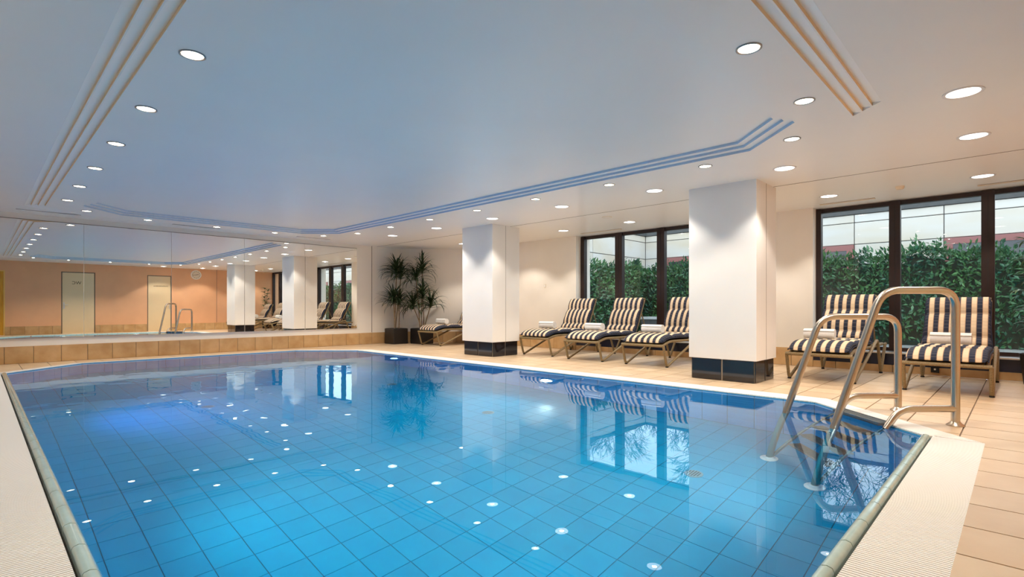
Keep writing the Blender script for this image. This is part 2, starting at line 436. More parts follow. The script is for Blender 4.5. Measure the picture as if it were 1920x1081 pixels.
# ---- walls
def wall(name, label, boxes, m):
    w = MB()
    for q in boxes: w.box(*q)
    return tag(w.build(name, m), label, None, None, 'structure')
wall('wall_far', 'white wall carrying the row of mirror panels', [(XL-.2, DG-YF+.3, YF, YF+.25, -.1, H+.2)], 'wall')
wall('wall_left', 'plain white wall beside the pool', [(XL-.25, XL, YN-.25, YF+.25, -.1, H+.2)], 'wall')
w = MB(); a_, b_ = (DG-YF, YF), (XR, DG-XR)
w.prism([a_, (a_[0]+.2, a_[1]+.2), (b_[0]+.2, b_[1]+.2), b_][::-1], -0.1, H+.2)
tag(w.build('wall_corner', 'wall'), 'white slanted corner wall behind the potted plants', None, None, 'structure')
wall('wall_window', 'cream wall between and beside the dark framed windows',
     [(XR, XG+.35, 7.84, DG-XR+.3, -.1, H+.2), (XR, XG+.35, 2.63, 4.50, -.1, H+.2)], 'wall')
skirting('baseboard_far', 'ochre tile skirting under the mirrors', (XL,YF), (DG-YF,YF), (0,-1), 0.365-XL-0.398*3)
skirting('baseboard_corner', 'ochre tile skirting of the slanted corner wall', a_, b_, (-.7071,-.7071), 0.1)
skirting('baseboard_window', 'ochre tile skirting below the cream window wall', (XR,DG-XR), (XR,7.84), (-1,0), 0.2)
skirting('baseboard_pier', 'ochre tile skirting of the pier between the windows', (XR,4.50), (XR,2.63), (-1,0), 0.33)
skirting('baseboard_left', 'ochre tile skirting of the plain side wall', (XL,YN), (XL,YF), (1,0), 0.2)
# wall behind the camera: peach, three doors
DOORS = [(-0.15, 0.76, 2.42), (2.36, 3.42, 2.46), (5.20, 6.10, 2.44)]
bx = []; x = XL-.25
for (d0,d1,dz) in DOORS:
    bx.append((x, d0, YN-.25, YN, -.1, H+.2)); bx.append((d0, d1, YN-.25, YN, dz, H+.2)); x = d1
bx.append((x, XG+.3, YN-.25, YN, -.1, H+.2))
wall('wall_back', 'peach plastered wall with doors opposite the mirrors', bx, 'peach')
x = XL; k = 0
for d0,d1 in [(d[0],d[1]) for d in DOORS]+[(XR,XR)]:
    nm = ('end','entry','middle','side')[k]
    skirting('baseboard_back_'+nm, 'ochre tile skirting of the peach wall, '+('beside the amber door','between amber and cream doors','between the two cream doors','beneath the round clock')[k], (x,YN), (d0,YN), (0,1), 0.15)
    x = d1; k += 1
tag(MB().box(7.925,7.94, YN, YN+.004, .33, H).build('trim_1', 'seam'), 'dark vertical seam in the peach wall', None, None, 'structure')
tag(MB().box(7.925,7.94, YF-.004, YF, .33, H).build('trim_2', 'seam'), 'vertical seam in the white wall past the mirrors', None, None, 'structure')

# ---- ceiling with recessed stepped tray and three moulded grooves
ST, RZ = 0.085, 0.028
T = [TRAY, inset(TRAY, ST), inset(TRAY, 2*ST)]
GW, GH = 0.078, 0.029
def groove(off):           # outer trio: far run, left run, near run (one open strip)
    xi, yi, yf = 0.84-off, 1.105-off, 12.775+off
    c = 0.64+0.4142*off; e = 5.615-off*0.95
    line = [(e, yf), (xi+c, yf), (xi, yf-c), (xi, yi+c), (xi+c, yi), (e, yi)]
    w = GW; c2 = c+0.4142*w; xo, yo, yp = xi-w, yi-w, yf+w
    lo = [(e-w*.95, yp), (xo+c2, yp), (xo, yp-c2), (xo, yo+c2), (xo+c2, yo), (e-w*.95, yo)]
    return line, lo
G = [groove(o) for o in (0.0, 0.088, 0.176)]
cb_ = MB()
cb_.fill([ROOMC, TRAY]+[l+lo[::-1] for l,lo in G], H, 0, flip=True)
for (l,lo) in G:
    for i in range(5):
        a,b2,c,d = lo[i],lo[i+1],l[i+1],l[i]
        cb_.add([(*a,H),(*b2,H),(*c,H+GH),(*d,H+GH)], [(0,1,2,3)], 0)
        cb_.add([(*d,H+GH),(*c,H+GH),(*c,H),(*d,H)], [(0,1,2,3)], 3)
    for e in (0,5):
        cb_.add([(*lo[e],H),(*l[e],H),(*l[e],H+GH)], [(0,1,2)], 0)
for k in range(3):
    z0, z1 = H+RZ*k, H+RZ*(k+1)
    for i in range(8):
        p,q = T[k][i],T[k][(i+1)%8]
        cb_.add([(*p,z0),(*q,z0),(*q,z1),(*p,z1)], [(0,1,2,3)], 1 if i in (1,2,3) else 2)
    if k < 2: cb_.fill([T[k], T[k+1]], z1, 0, flip=True)
    else: cb_.fill([T[2]], z1, 0, flip=True)
ceiling = tag(cb_.build('ceiling', ['ceil','riser_blue','riser_pale','riser_warm_lit']), 'smooth ceiling with a stepped blue edged tray over the pool', None, None, 'structure')
tag(MB().box(8.10,8.108, YN,14.05-0.0 if False else YF, H-.003,H).build('trim_3', 'seam'), 'fine shadow joint along the ceiling beside the pillars', None, None, 'structure')

# ---- pillars
def pillar(x0,x1,y0,y1,label):
    p = thing('pillar', label, None, ((x0+x1)/2,(y0+y1)/2,0), 0, None, 'structure')
    hx,hy = (x1-x0)/2,(y1-y0)/2; o = 0.03
    MB().box(-hx-o,hx+o,-hy-o,hy+o,0.31,H).build('shaft','wallw',p)
    MB().box(-hx+.012,hx-.012,-hy+.012,hy-.012,0,0.31).build('plinth','whiteg',p)
    MB().box(-hx*0.05,-hx*0.05+.006,-hy-o-.002,-hy-o,0.31,H).build('panel_joint','seam',p)
    MB().box(-hx*0.05,-hx*0.05+.006,hy+o,hy+o+.002,0.31,H).build('panel_joint','seam',p)
    g = .010
    for sx in (-1,1):
        for k in (0,1):
            ya = -hy+g+(hy)*k; MB().cbox(sx*hx-.008,sx*hx+.008,ya+.002,ya+hy-2*g,0.006,0.302,.003).build('plinth_tile','blackt',p)
    for sy in (-1,1):
        for k in (0,1):
            xa = -hx+g+hx*k; MB().cbox(xa+.002,xa+hx-2*g,sy*hy-.008,sy*hy+.008,0.006,0.302,.003).build('plinth_tile','blackt',p)
    return p
pillar(7.455,8.19,2.615,3.52,'square white pillar on black tiles between the two window bays')
pillar(7.60,8.36,7.98,8.89,'square white pillar on black tiles nearer the potted plants')

# ---- windows
def window(name, label, y0, y1, bars, head=(2.72,2.79)):
    w = thing(name, label, None, (XG,(y0+y1)/2,0), 0, None, 'structure')
    c = (y0+y1)/2
    zb = 0.335
    MB().box(-0.02,0.07,y0-c,y1-c,head[0],head[1]).build('head_rail','frame',w)
    MB().box(-0.02,0.07,y0-c,y1-c,zb,0.39).build('sill_rail','frame',w)
    for k,(a,b2) in enumerate(bars):
        MB().box(-0.045,0.075,a-c,b2-c,zb,head[1]-.001).build('mullion' if 0 < k < len(bars)-1 else 'jamb','frame',w)
        if 0 < k < len(bars)-1:
            MB().box(-0.05,-0.0455,(a+b2)/2-c-.003,(a+b2)/2-c+.003,zb,head[0]).build('mullion_joint','black',w)
    for (a,b2),(a2,b3) in zip(bars[:-1],bars[1:]):
        MB().box(0.015,0.027,b2-c+.001,a2-c-.001,0.39,head[0]).build('pane','glass',w)
    return w
window('window_1', 'dark brown framed window behind the row of three loungers', 4.50, 7.84, [(4.50,4.62),(5.58,5.76),(6.65,6.84),(7.73,7.84)])
window('window_2', 'dark brown framed window behind the pool ladder', -0.5, 2.63, [(-0.5,-0.42),(0.28,0.43),(1.41,1.56),(2.55,2.63)])
n = 4
for (a,b2,nm) in ((4.50,7.84,'behind the row of three loungers'),(-0.5,2.63,'behind the pool ladder')):
    u = thing('trim_%d'%n, 'navy fronted convector ledge under the window '+nm, None, (XR,(a+b2)/2,0), 0, None, 'structure'); n += 1
    c = (a+b2)/2
    MB().box(0.02,0.20,a-c,b2-c,0.12,0.30).build('front_panel','navy',u)
    MB().box(-0.01,0.21,a-c,b2-c,0.302,0.325).build('ledge','alu',u)
    L_ = b2-a; k = 0
    MB().box(0.006,0.19,a-c,b2-c,0.0,0.119).build('foot_bed','seam',u)
    while k*0.398 < L_:
        ya = a-c+k*0.398; yb = min(ya+0.39, b2-c)
        MB().box(-0.006,0.0055,ya,yb,0.004,0.118).build('skirting_tile','skirt',u); k += 1
# wall heads above windows
tag(MB().box(XG-.0,XG+.35,-.5,2.63,2.79,H+.2).box(XG,XG+.35,4.5,7.84,2.79,H+.2).build('trim_6','facade'), 'lintels above the window bays', None, None, 'structure')
tag(MB().box(XG+.08,XG+.35,-.5,2.63,-.1,0.33).box(XG+.08,XG+.35,4.5,7.84,-.1,0.33).build('trim_7','facade'), 'outer parapet below the window bays', None, None, 'structure')

# ---- mirror panels
for (a,b2,lb) in ((0.0,1.5,'tall mirror panel reflecting the amber door'),(1.5,2.995,'tall mirror panel reflecting the cream door with the long lettering'),(2.995,4.495,'tall mirror panel reflecting the round wall clock'),
                  (4.495,5.97,'tall mirror panel reflecting both white pillars'),(5.97,7.46,'tall mirror panel nearest the dracaenas, reflecting the striped loungers')):
    o = MB().box(-(b2-a)/2+.003,(b2-a)/2-.003,-0.006,0.006,0.465,2.69).build('mirror_panel','mirror',None,((a+b2)/2,YF-.007,0))
    tag(o,lb,'mirror','mirror panels along the pool')
tag(MB().box(XL,7.46,YF-.02,YF,0.452,0.464).build('trim_8','alu'),'thin grey ledge under the mirrors',None,None,'structure')
tag(MB().box(XL,7.46,YF-.012,YF,2.691,2.70).build('trim_9','seam'),'dark line above the mirrors',None,None,'structure')

# ================================================================== pool
pool = thing('pool_basin', 'sunken octagonal basin lined with turquoise tiles', None, (0,0,0), 0, None, 'structure')
pb = MB(); pb.fill([inset(POOL,-0.02)], -DEPTH-0.006)
for i in range(8):
    p,q = POOL[i],POOL[(i+1)%8]
    t = 0.05
    P2 = inset(POOL,-t); p2,q2 = P2[i],P2[(i+1)%8]
    o_ = inset(POOL,-0.006); p1,q1 = o_[i],o_[(i+1)%8]
    pb.add([(*p1,-DEPTH-.01),(*q1,-DEPTH-.01),(*q1,-0.012),(*p1,-0.012)], [(0,3,2,1)])
    pb.add([(*p1,-0.012),(*q1,-0.012),(*q2,-0.012),(*p2,-0.012)], [(0,3,2,1)])
pb.build('basin_shell','poolg',pool)
FT = 0.26; ft = []; fg = 0.0065
mesh_ft = None
i0 = int((0.34-0.86)/FT)-2; j0 = int((0.585-3.11)/FT)-2
for i in range(i0,i0+30):
    for j in range(j0,j0+54):
        x0,y0 = 0.86+i*FT, 3.11+j*FT
        q = intersect([(x0+fg/2,y0+fg/2),(x0+FT-fg/2,y0+fg/2),(x0+FT-fg/2,y0+FT-fg/2),(x0+fg/2,y0+FT-fg/2)], POOL)
        if area(q) < 1e-4: continue
        cx,cy = x0+FT/2,y0+FT/2; d = 0.716*cx+0.698*cy; l = 0.698*cx-0.716*cy
        ft.append((d if abs(l)/max(d,.1) < 1.1 and d > 2.2 else d+50, q, cx, cy))
ft.sort(key=lambda t:t[0]); rest = MB()
for k,(d,q,cx,cy) in enumerate(ft):
    if k < 300:
        if abs(area(q)-(FT-fg)**2) < 1e-6 and mesh_ft: place(mesh_ft,'floor_tile',pool,(cx,cy,-DEPTH))
        else:
            o = MB().prism([(x-cx,y-cy) for x,y in q],-0.006,0,bottom=False).build('floor_tile','poolt',pool,(cx,cy,-DEPTH))
            if abs(area(q)-(FT-fg)**2) < 1e-6: mesh_ft = o.data
    else: rest.prism(q,-DEPTH-.006,-DEPTH,bottom=False)
tag(rest.build('more_floor_tiles','poolt',pool),kind='stuff')
# wall tiles, laid course by course
WT, WH = 0.325, 0.14; wt = []; mesh_wt = {}; rest = MB(); nper = 0
for i in (1,2,3,4,5,6,7,0):
    p,q = Vector(POOL[i]),Vector(POOL[(i+1)%8]); L_ = (q-p).length; t = (q-p)/L_; nrm = Vector((t.y,-t.x))  # outward
    ncol = max(1,round(L_/WT)); wcol = L_/ncol
    for c in range(ncol):
        for r in range(12):
            zt = -0.012-r*WH; zb2 = max(zt-WH, -DEPTH)
            m0 = p+t*(c*wcol+wcol/2)
            key = (i, r == 11)
            if i in (1,2,3,4) and nper < 300 and not (i == 2 and c*wcol > 5.6) and not (i in (3,4) and nper > 300):
                if key not in mesh_wt:
                    hw = wcol/2-.004
                    mb = MB(); A,B = -t*hw,t*hw; C,D = B+nrm*.006,A+nrm*.006
                    mb.prism([(A.x,A.y),(B.x,B.y),(C.x,C.y),(D.x,D.y)][::-1] if (B-A).cross(C-B) < 0 else [(A.x,A.y),(B.x,B.y),(C.x,C.y),(D.x,D.y)], -(zt-zb2)+.004, -.004)
                    mesh_wt[key] = mb.build('wall_tile','poolw',pool,(m0.x,m0.y,zt)).data
                else: place(mesh_wt[key],'wall_tile',pool,(m0.x,m0.y,zt))
                nper += 1
            else:
                hw = wcol/2-.004; A,B = m0-t*hw,m0+t*hw; C,D = B+nrm*.006,A+nrm*.006
                pl = [(A.x,A.y),(B.x,B.y),(C.x,C.y),(D.x,D.y)]
                if (B-A).cross(C-B) < 0: pl.reverse()
                rest.prism(pl, zb2+.004, zt-.004)
tag(rest.build('more_wall_tiles','poolw',pool),kind='stuff')
# rounded coping tiles on the near and left edges
def coping(p,q,start,pitch=0.32):
    p,q = Vector(p),Vector(q); L_ = (q-p).length; t = (q-p)/L_; n_ = Vector((t.y,-t.x))
    prof = [(-0.012,-0.06),(-0.010,-0.012),(0.004,0.006),(0.024,0.012),(0.044,0.006),(0.052,-0.012),(0.052,-0.06)]
    base = MB(); v = []
    for e in (p,q): v += [(e.x+n_.x*(o*0.93+.001),e.y+n_.y*(o*0.93+.001),z-.004) for o,z in prof]
    m = len(prof); base.add(v,[(k,k+1,k+1+m,k+m) for k in range(m-1)]); base.build('coping_joint_bed','copg',pool)
    s = start; data = None
    while s < L_-0.02:
        a,b2 = s+.004,min(s+pitch-.004,L_); v = []
        c0 = p+t*a
        for e in (Vector((0,0)),t*(b2-a)): v += [(e.x+n_.x*o,e.y+n_.y*o,z) for o,z in prof]
        if data is None or b2-a < pitch-.0081:
            o = MB().add(v,[(k,k+m,k+1+m,k+1) for k in range(m-1)]+[tuple(range(m)),tuple(range(2*m-1,m-1,-1))]).build('coping_tile','coping',pool,(c0.x,c0.y,0)); smooth_auto(o,50)
            if b2-a >= pitch-.0081: data = o.data
        else: place(data,'coping_tile',pool,(c0.x,c0.y,0))
        s += pitch
coping(POOL[0],POOL[1],0.03); coping(POOL[6],POOL[7],0.02); coping(POOL[7],POOL[0],0.0)
# overflow channel with ribbed grate, one rib at a time
tr = MB()
for i in range(8):
    a1,b1 = inset(POOL,-.03)[i],inset(POOL,-.03)[(i+1)%8]; a2,b2 = GR[i],GR[(i+1)%8]
    tr.add([(*a1,-.045),(*b1,-.045),(*b2,-.045),(*a2,-.045)],[(0,3,2,1)])
    tr.add([(*a2,-.045),(*b2,-.045),(*b2,-.004),(*a2,-.004)],[(0,1,2,3)])
channel = tag(tr.build('overflow_channel','trough'),'white ribbed overflow grate running round the pool edge',None,None,'structure')
RP, RW = 0.0205, 0.0135
for i in range(8):
    off = -0.068 if i in (0,6,7) else -0.010
    I2 = inset(POOL,off); p,q = Vector(I2[i]),Vector(I2[(i+1)%8]); a2,b2 = Vector(GR[i]),Vector(GR[(i+1)%8])
    t = (q-p).normalized(); n_ = Vector((t.y,-t.x))
    quad = [tuple(p),tuple(a2),tuple(b2),tuple(q)]
    if (Vector(quad[1])-Vector(quad[0])).cross(Vector(quad[2])-Vector(quad[1])) < 0: quad.reverse()
    s0 = min((Vector(v)-p).dot(t) for v in quad); s1 = max((Vector(v)-p).dot(t) for v in quad)
    mb = MB(); s = s0
    rp_ = RP
    while s < s1:
        A = p+t*s-n_*.2; B = p+t*(s+RW)-n_*.2; strip = [tuple(A),tuple(B),tuple(B+n_*1.2),tuple(A+n_*1.2)]
        if (B-A).cross(n_) < 0: strip.reverse()
        c_ = intersect(strip, quad)
        if area(c_) > 2e-5: mb.prism(c_, -.022, 0.0, bottom=False)
        s += rp_
    # carrier bars under the ribs
    for fr in (0.2,0.8):
        A,B = p.lerp(a2,fr),q.lerp(b2,fr); mb.prism([tuple(A),tuple(A+n_*.012),tuple(B+n_*.012),tuple(B)],-.032,-.0215)
    g_ = mb.build('grate_ribs','grate',channel); g_['kind'] = 'stuff'
# water
wm = MB(); wm.fill([inset(POOL,-0.004)], WZ)
tag(wm.build('pool_water','water'),'clear blue pool water reflecting pillars and windows','water',None,'stuff')
# floor inlets
def inlet(x,y):
    t_ = thing('floor_inlet','round slotted grille set in the pool floor','drain',(x,y,-DEPTH),0,'inlet grilles in the pool floor')
    MB().lathe([(0.085,0.0),(0.085,0.008),(0.06,0.014),(0.0,0.014)],n=20).build('plate','inlet',t_)
    for k in range(5):
        yy = -0.05+k*0.025; w_ = math.sqrt(max(0.001,0.065**2-yy*yy)); MB().box(-w_,w_,yy-.004,yy+.004,0.0142,0.016).build('slot','black',t_)
for x,y in ((2.24,8.05),(4.88,5.21),(4.79,2.24),(5.04,7.82),(2.26,11.08)): inlet(x,y)
# underwater lamps
def pool_lamp(x,y,z,ang,col,energy,label):
    t_ = thing('underwater_lamp',label,'lamp',(x,y,z),ang)
    MB().lathe([(0.09,0.0),(0.09,0.018),(0.055,0.024)],n=24,axis='x',cap=False).build('bezel','alu',t_)
    MB().lathe([(0.057,0.010),(0.035,0.018),(0.0,0.020)],n=24,axis='x',cap=False).build('lens','lensP',t_)
    ld = bpy.data.lights.new('underwater_lamp_light','SPOT'); ld.energy = energy; ld.color = col; ld.spot_size = math.radians(140); ld.spot_blend = 1.0; ld.shadow_soft_size = 0.08
    lo = bpy.data.objects.new('lamp_light',ld); COL.objects.link(lo); lo.parent = t_; lo.location = (0.06*S,0,0); lo.rotation_euler = (0,-PI/2-math.radians(8) if False else -PI/2,0)
CY_ = (0.75,0.97,1.0)
pool_lamp(6.488,5.48,-0.74,PI,CY_,POOL_W,'round underwater lamp in the pool wall below the row of three loungers')
pool_lamp(6.488,9.86,-0.52,PI,(0.22,0.42,1.0),POOL_W,'round underwater lamp in the pool wall near the potted plants')
pool_lamp(0.352,4.3,-0.62,0,CY_,POOL_W,'added unseen round underwater lamp in the pool wall furthest from the windows')  # hidden from the camera; added to light the pool floor
pool_lamp(0.352,7.9,-0.75,0,(0.16,0.32,1.0),POOL_W*1.5,'round blue underwater lamp in the pool wall nearer the mirrors')
pool_lamp(2.3,0.597,-0.62,PI/2,CY_,POOL_W,'added unseen round underwater lamp in the end pool wall facing the WC door')  # unseen lamp added to brighten the near end of the basin
pool_lamp(4.6,0.597,-0.62,PI/2,CY_,POOL_W,'added unseen round underwater lamp in the end pool wall next to the ladder')  # second added lamp, out of view, lighting the basin by the ladder

# ================================================================== pool ladder
lad = thing('pool_ladder','brushed steel pool ladder with one tall and one low handrail','ladder',(6.066,0.418,0),math.radians(135))
# local x runs from the deck post towards the water, local y across the ladder (negative = towards the window side)
def handrail(y,top,label,bend,entry):
    r = 0.033
    path = rounded([(0,y,0.0),(0,y,top),(bend,y,top),(entry,y,WZ),(entry+0.17,y,-DEPTH+0.02)],[0.16,0.16,0.05],7)
    o = MB().tube(path,r,14).build('handrail','chrome',lad); smooth_auto(o); o['label'] = label
    o = MB().tube(rounded([(0,y,0.15),(0.50,y,0.15),(0.63,y,-0.03)],[0.12],7),r*0.92,12).build('lower_bar','chrome',lad); smooth_auto(o)
    o = MB().lathe([(0.068,0.0),(0.068,0.006),(0.042,0.026),(0.034,0.04)],(0,y,0),24).build('floor_flange','chrome',lad); smooth_auto(o)
    o = MB().lathe([(0.085,0.0),(0.085,0.010),(0.055,0.020),(0.048,0.035),(0.034,0.05)],(entry+0.17,y,-DEPTH),24).build('pool_foot','grate',lad); smooth_auto(o)
    o = MB().tube([(0.645,y,-0.03),(entry+.14,y,-DEPTH+.05)],0.018,10).build('stringer','chrome',lad); smooth_auto(o)
handrail(0.0,1.20,'tall steel handrail',0.66,1.09); handrail(-0.68,0.955,'low steel handrail',0.79,1.15)
for k in range(5):
    f_ = k/5.0; xs = 0.64+0.58*f_; zs = 0.026-(DEPTH-.1)*f_
    mb = MB(); mb.box(xs-.09,xs+.04,-0.66,-0.02,zs-.028,zs-.018)
    for q in range(9): yy = 0
    mb.box(xs+.03,xs+.04,-0.66,-0.02,zs-.03,zs); mb.box(xs-.09,xs-.08,-0.66,-0.02,zs-.03,zs)
    for q in range(30):
        yy = -0.655+q*0.0215; mb.box(xs-.08,xs+.03,yy,yy+.010,zs-.018,zs-.004)
    mb.build('step','steel',lad)

# ================================================================== loungers
def lounger_proto():
    t_ = place(None,'sun_lounger')
    hw = 0.375; R_ = 0.022
    for s in (-1,1):
        y = s*(hw+0.035)
        o = MB().tube(rounded([(0,y,0.375),(0.11,y,0.01),(1.56,y,0.555),(1.80,y,0.01),(2.12,y,0.44),(2.16,y,0.455)],[0.05,0.06,0.02,0.02] if False else [0.07,0.10,0.07,0.04],5),R_,10).build('side_leg','rattan',t_); smooth_auto(o)
        for fx in (0.125,1.805): MB().lathe([(0.024,0.0),(0.026,0.012),(0.020,0.024)],(fx,y,0.0),12).build('foot_cap','rubber',t_)
        yi = s*(hw+0.0)
        o = MB().tube(rounded([(0.0,yi,0.378),(0.10,yi,0.40),(0.28,yi,0.445),(1.30,yi,0.44),(2.12,yi,0.45)],0.08,4),[0.024]*22 if False else 0.024,10).build('side_rail','rattan',t_); smooth_auto(o)
        o = MB().tube([(1.40,s*(hw-.03),0.455),(1.56,s*(hw-.03),0.72),(1.80,s*(hw-.03),1.20)],0.020,8).build('back_post','rattan',t_); smooth_auto(o)
        o = MB().tube([(1.72,s*(hw-.07),0.98),(1.98,s*(hw-.07),0.46)],0.012,8).build('back_strut','rattan',t_); smooth_auto(o)
    o = MB().tube([(0.0,-hw-.045,0.378),(0.0,hw+.045,0.378)],0.026,10).build('front_rail','rattan',t_); smooth_auto(o)
    o = MB().tube([(2.12,-hw-.01,0.45),(2.12,hw+.01,0.45)],0.020,10).build('rear_rail','rattan',t_); smooth_auto(o)
    MB().add([(0.02,-hw+.03,0.385),(0.02,hw-.03,0.385),(0.28,hw-.03,0.452),(0.28,-hw+.03,0.452),(1.40,hw-.03,0.452),(1.40,-hw+.03,0.452),
              (0.02,-hw+.03,0.377),(0.02,hw-.03,0.377),(0.28,hw-.03,0.440),(0.28,-hw+.03,0.440),(1.40,hw-.03,0.440),(1.40,-hw+.03,0.440)],
             [(0,3,2,1),(3,5,4,2),(6,7,8,9),(9,8,10,11),(0,1,7,6),(5,11,10,4)]).build('woven_seat','rattan',t_)
    bw = MB(); a = Vector((1.40,0,0.455)); b2 = Vector((1.81,0,1.225)); nn = Vector((b2.z-a.z,0,-(b2.x-a.x))).normalized()
    v = []
    for d in (0,0.012):
        for p in (a,b2):
            for y in (-hw+.02,hw-.02): q = p+nn*d; v.append((q.x,y,q.z))
    bw.add(v,[(0,1,3,2),(4,6,7,5),(0,4,5,1),(2,3,7,6),(0,2,6,4),(1,5,7,3)]).build('woven_back','rattan',t_)
    o = MB().tube([(1.812,-hw+.02,1.225),(1.812,hw-.02,1.225)],0.022,10).build('back_rail','rattan',t_); smooth_auto(o)
    # cushion: one quilted shell following seat and back
    ctrl = [(-0.025,0.415),(0.06,0.435),(0.28,0.482),(0.80,0.482),(1.28,0.475),(1.385,0.50),(1.45,0.60),(1.60,0.875),(1.795,1.245)]
    P_ = [Vector((x,0,z)) for x,z in ctrl]
    pts = []
    for i in range(len(P_)-1):
        p0,p1,p2,p3 = P_[max(i-1,0)],P_[i],P_[i+1],P_[min(i+2,len(P_)-1)]
        for k in range(8):
            u = k/8; pts.append(0.5*((2*p1)+(-p0+p2)*u+(2*p0-5*p1+4*p2-p3)*u*u+(-p0+3*p1-3*p2+p3)*u**3))
    pts.append(P_[-1]); Ls = [0]
    for p,q in zip(pts[:-1],pts[1:]): Ls.append(Ls[-1]+(q-p).length)
    tot = Ls[-1]; seams = [0.0,0.47,0.93,1.40,1.60,1.98,tot]; NS, NR = 84, 26
    v = []; f = []
    for i in range(NS+1):
        s_ = tot*i/NS
        k = max(0,min(len(Ls)-2,next((j for j in range(len(Ls)-1) if Ls[j+1] >= s_),len(Ls)-2)))
        u = (s_-Ls[k])/max(1e-6,Ls[k+1]-Ls[k]); p = pts[k].lerp(pts[k+1],u); tg = (pts[min(k+2,len(pts)-1)]-pts[max(k-1,0)]).normalized()
        n_ = Vector((-tg.z,0,tg.x))
        dm = min(abs(s_-e) for e in seams); th = 0.042+0.056*min(1,dm/0.12)**0.5
        endf = min(1,(min(s_,tot-s_)/0.035)); endf = max(0.12,math.sqrt(max(0,1-(1-endf)**2)))
        wdt = (0.385 if s_ < 1.3 else 0.385-0.03*min(1,(s_-1.3)/0.5))-0.010*(1-min(1,dm/0.06))-0.02*(1-endf)
        for r in range(NR):
            a_ = 2*PI*r/NR; ca,sa = math.cos(a_),math.sin(a_)
            yy = wdt*math.copysign(abs(ca)**0.35,ca); hh = th*endf*math.copysign(abs(sa)**0.75,sa)
            q = p+n_*(th*0.5+hh*0.5); v.append((q.x,yy,q.z))
    for i in range(NS):
        for r in range(NR): f.append((i*NR+r,i*NR+(r+1)%NR,(i+1)*NR+(r+1)%NR,(i+1)*NR+r))
    f.append(tuple(range(NR))[::-1]); f.append(tuple(range(NS*NR,NS*NR+NR)))
    mb = MB(); mb.add(v,[tuple(reversed(q)) for q in f]); cu = mb.build('cushion','cloth',t_,smooth=True)
    # navy piping along both edges and the badge
    for s in (-1,1):
        pp = []
        for i in range(2,len(pts)-1,2):
            tg = (pts[min(i+1,len(pts)-1)]-pts[i-1]).normalized(); q = pts[i]+Vector((-tg.z,0,tg.x))*0.02; pp.append((q.x,s*(0.386 if Ls[i] < 1.3 else 0.386-0.03*min(1,(Ls[i]-1.3)/0.5)),q.z))
        o = MB().tube(pp,0.009,6).build('piping','piping',cu); smooth_auto(o)
    tg = (P_[-1]-P_[-2]).normalized(); n_ = Vector((-tg.z,0,tg.x)); c_ = P_[-1]-tg*0.13+n_*0.097
    mb = MB(); vv = [c_+n_*.004]+[c_+tg*0.013*math.sin(2*PI*k/14)+Vector((0,1,0))*0.027*math.cos(2*PI*k/14) for k in range(14)]
    mb.add([tuple(x) for x in vv],[(0,1+(k+1)%14,1+k) for k in range(14)]).build('badge','black',cu)
    return t_
proto = lounger_proto()
LO = [(8.26,4.82,0,'striped lounger beside the large pillar, in the row of three','with a towel on its seat'),
      (8.27,6.17,0,'middle striped lounger of the row of three under the window',''),
      (8.42,7.54,0,'striped lounger by the cream wall, in the row of three',''),
      (8.60,11.6,0,'striped lounger beside the potted dracaenas behind the far pillar',''),
      (8.27,2.05,-0.02,'striped lounger against the pier next to the large pillar',''),
      (8.13,0.655,0,'striped lounger facing the pool ladder at the end of the window','')]
TW = [(0.42,0.03,0.03),(0.42,-0.02,-0.03),(0.48,0.03,0.05),(0.5,0.0,0.02),(0.45,0.09,0.02),(0.42,-0.02,-0.02)]
TL = ['rolled white towel on the lounger beside the large pillar','rolled white towel on the middle lounger of three',
      'rolled white towel on the lounger by the cream wall','rolled white towel on the lounger by the dracaenas',
      'rolled white towel on the lounger against the pier','rolled white towel on the lounger facing the ladder']
def towel_mesh():
    mb = MB(); tn = 3.4; n_ = 70; r0,r1 = 0.014,0.083; th = 0.019; hl = 0.20
    outr = []; inn = []
    for i in range(n_+1):
        a = tn*2*PI*i/n_; r = r0+(r1-r0)*i/n_; c,s_ = math.cos(a),math.sin(a)
        outr.append((r*c*1.06,r*s_*0.97)); inn.append(((r-th)*c*1.06,(r-th)*s_*0.97))
    v = []
    for y in (-hl,hl):
        bulge = 1
        v += [(x,y,z) for x,z in outr]+[(x,y,z) for x,z in inn]
    N1 = n_+1; f = []
    for i in range(n_):
        f.append((i,i+1,2*N1+i+1,2*N1+i)); f.append((N1+i+1,N1+i,3*N1+i,3*N1+i+1))
        f.append((i+1,i,N1+i,N1+i+1)); f.append((2*N1+i,2*N1+i+1,3*N1+i+1,3*N1+i))
    f.append((n_,N1+n_,3*N1+n_,2*N1+n_))
    mb.add(v,f); o = mb.build('rolled_towel','towel'); smooth_auto(o,50); return o
tw0 = towel_mesh()
for i,(x,y,rz,lab,_) in enumerate(LO):
    o = proto if i == 0 else copy_tree(proto)
    o.location = (x*S,y*S,0); o.rotation_euler = (0,0,rz); tag(o,lab,'lounger','striped sun loungers')
    if i == 5: o.scale = (1,1,0.95)
    w_ = tw0 if i == 0 else tw0.copy()
    if i: COL.objects.link(w_)
    tx,ty,tr_ = TW[i]
    w_.location = ((x+tx)*S,(y+ty)*S,(0.575+0.079)*S); w_.rotation_euler = (0,0,tr_); tag(w_,TL[i],'towel','rolled towels on the loungers')

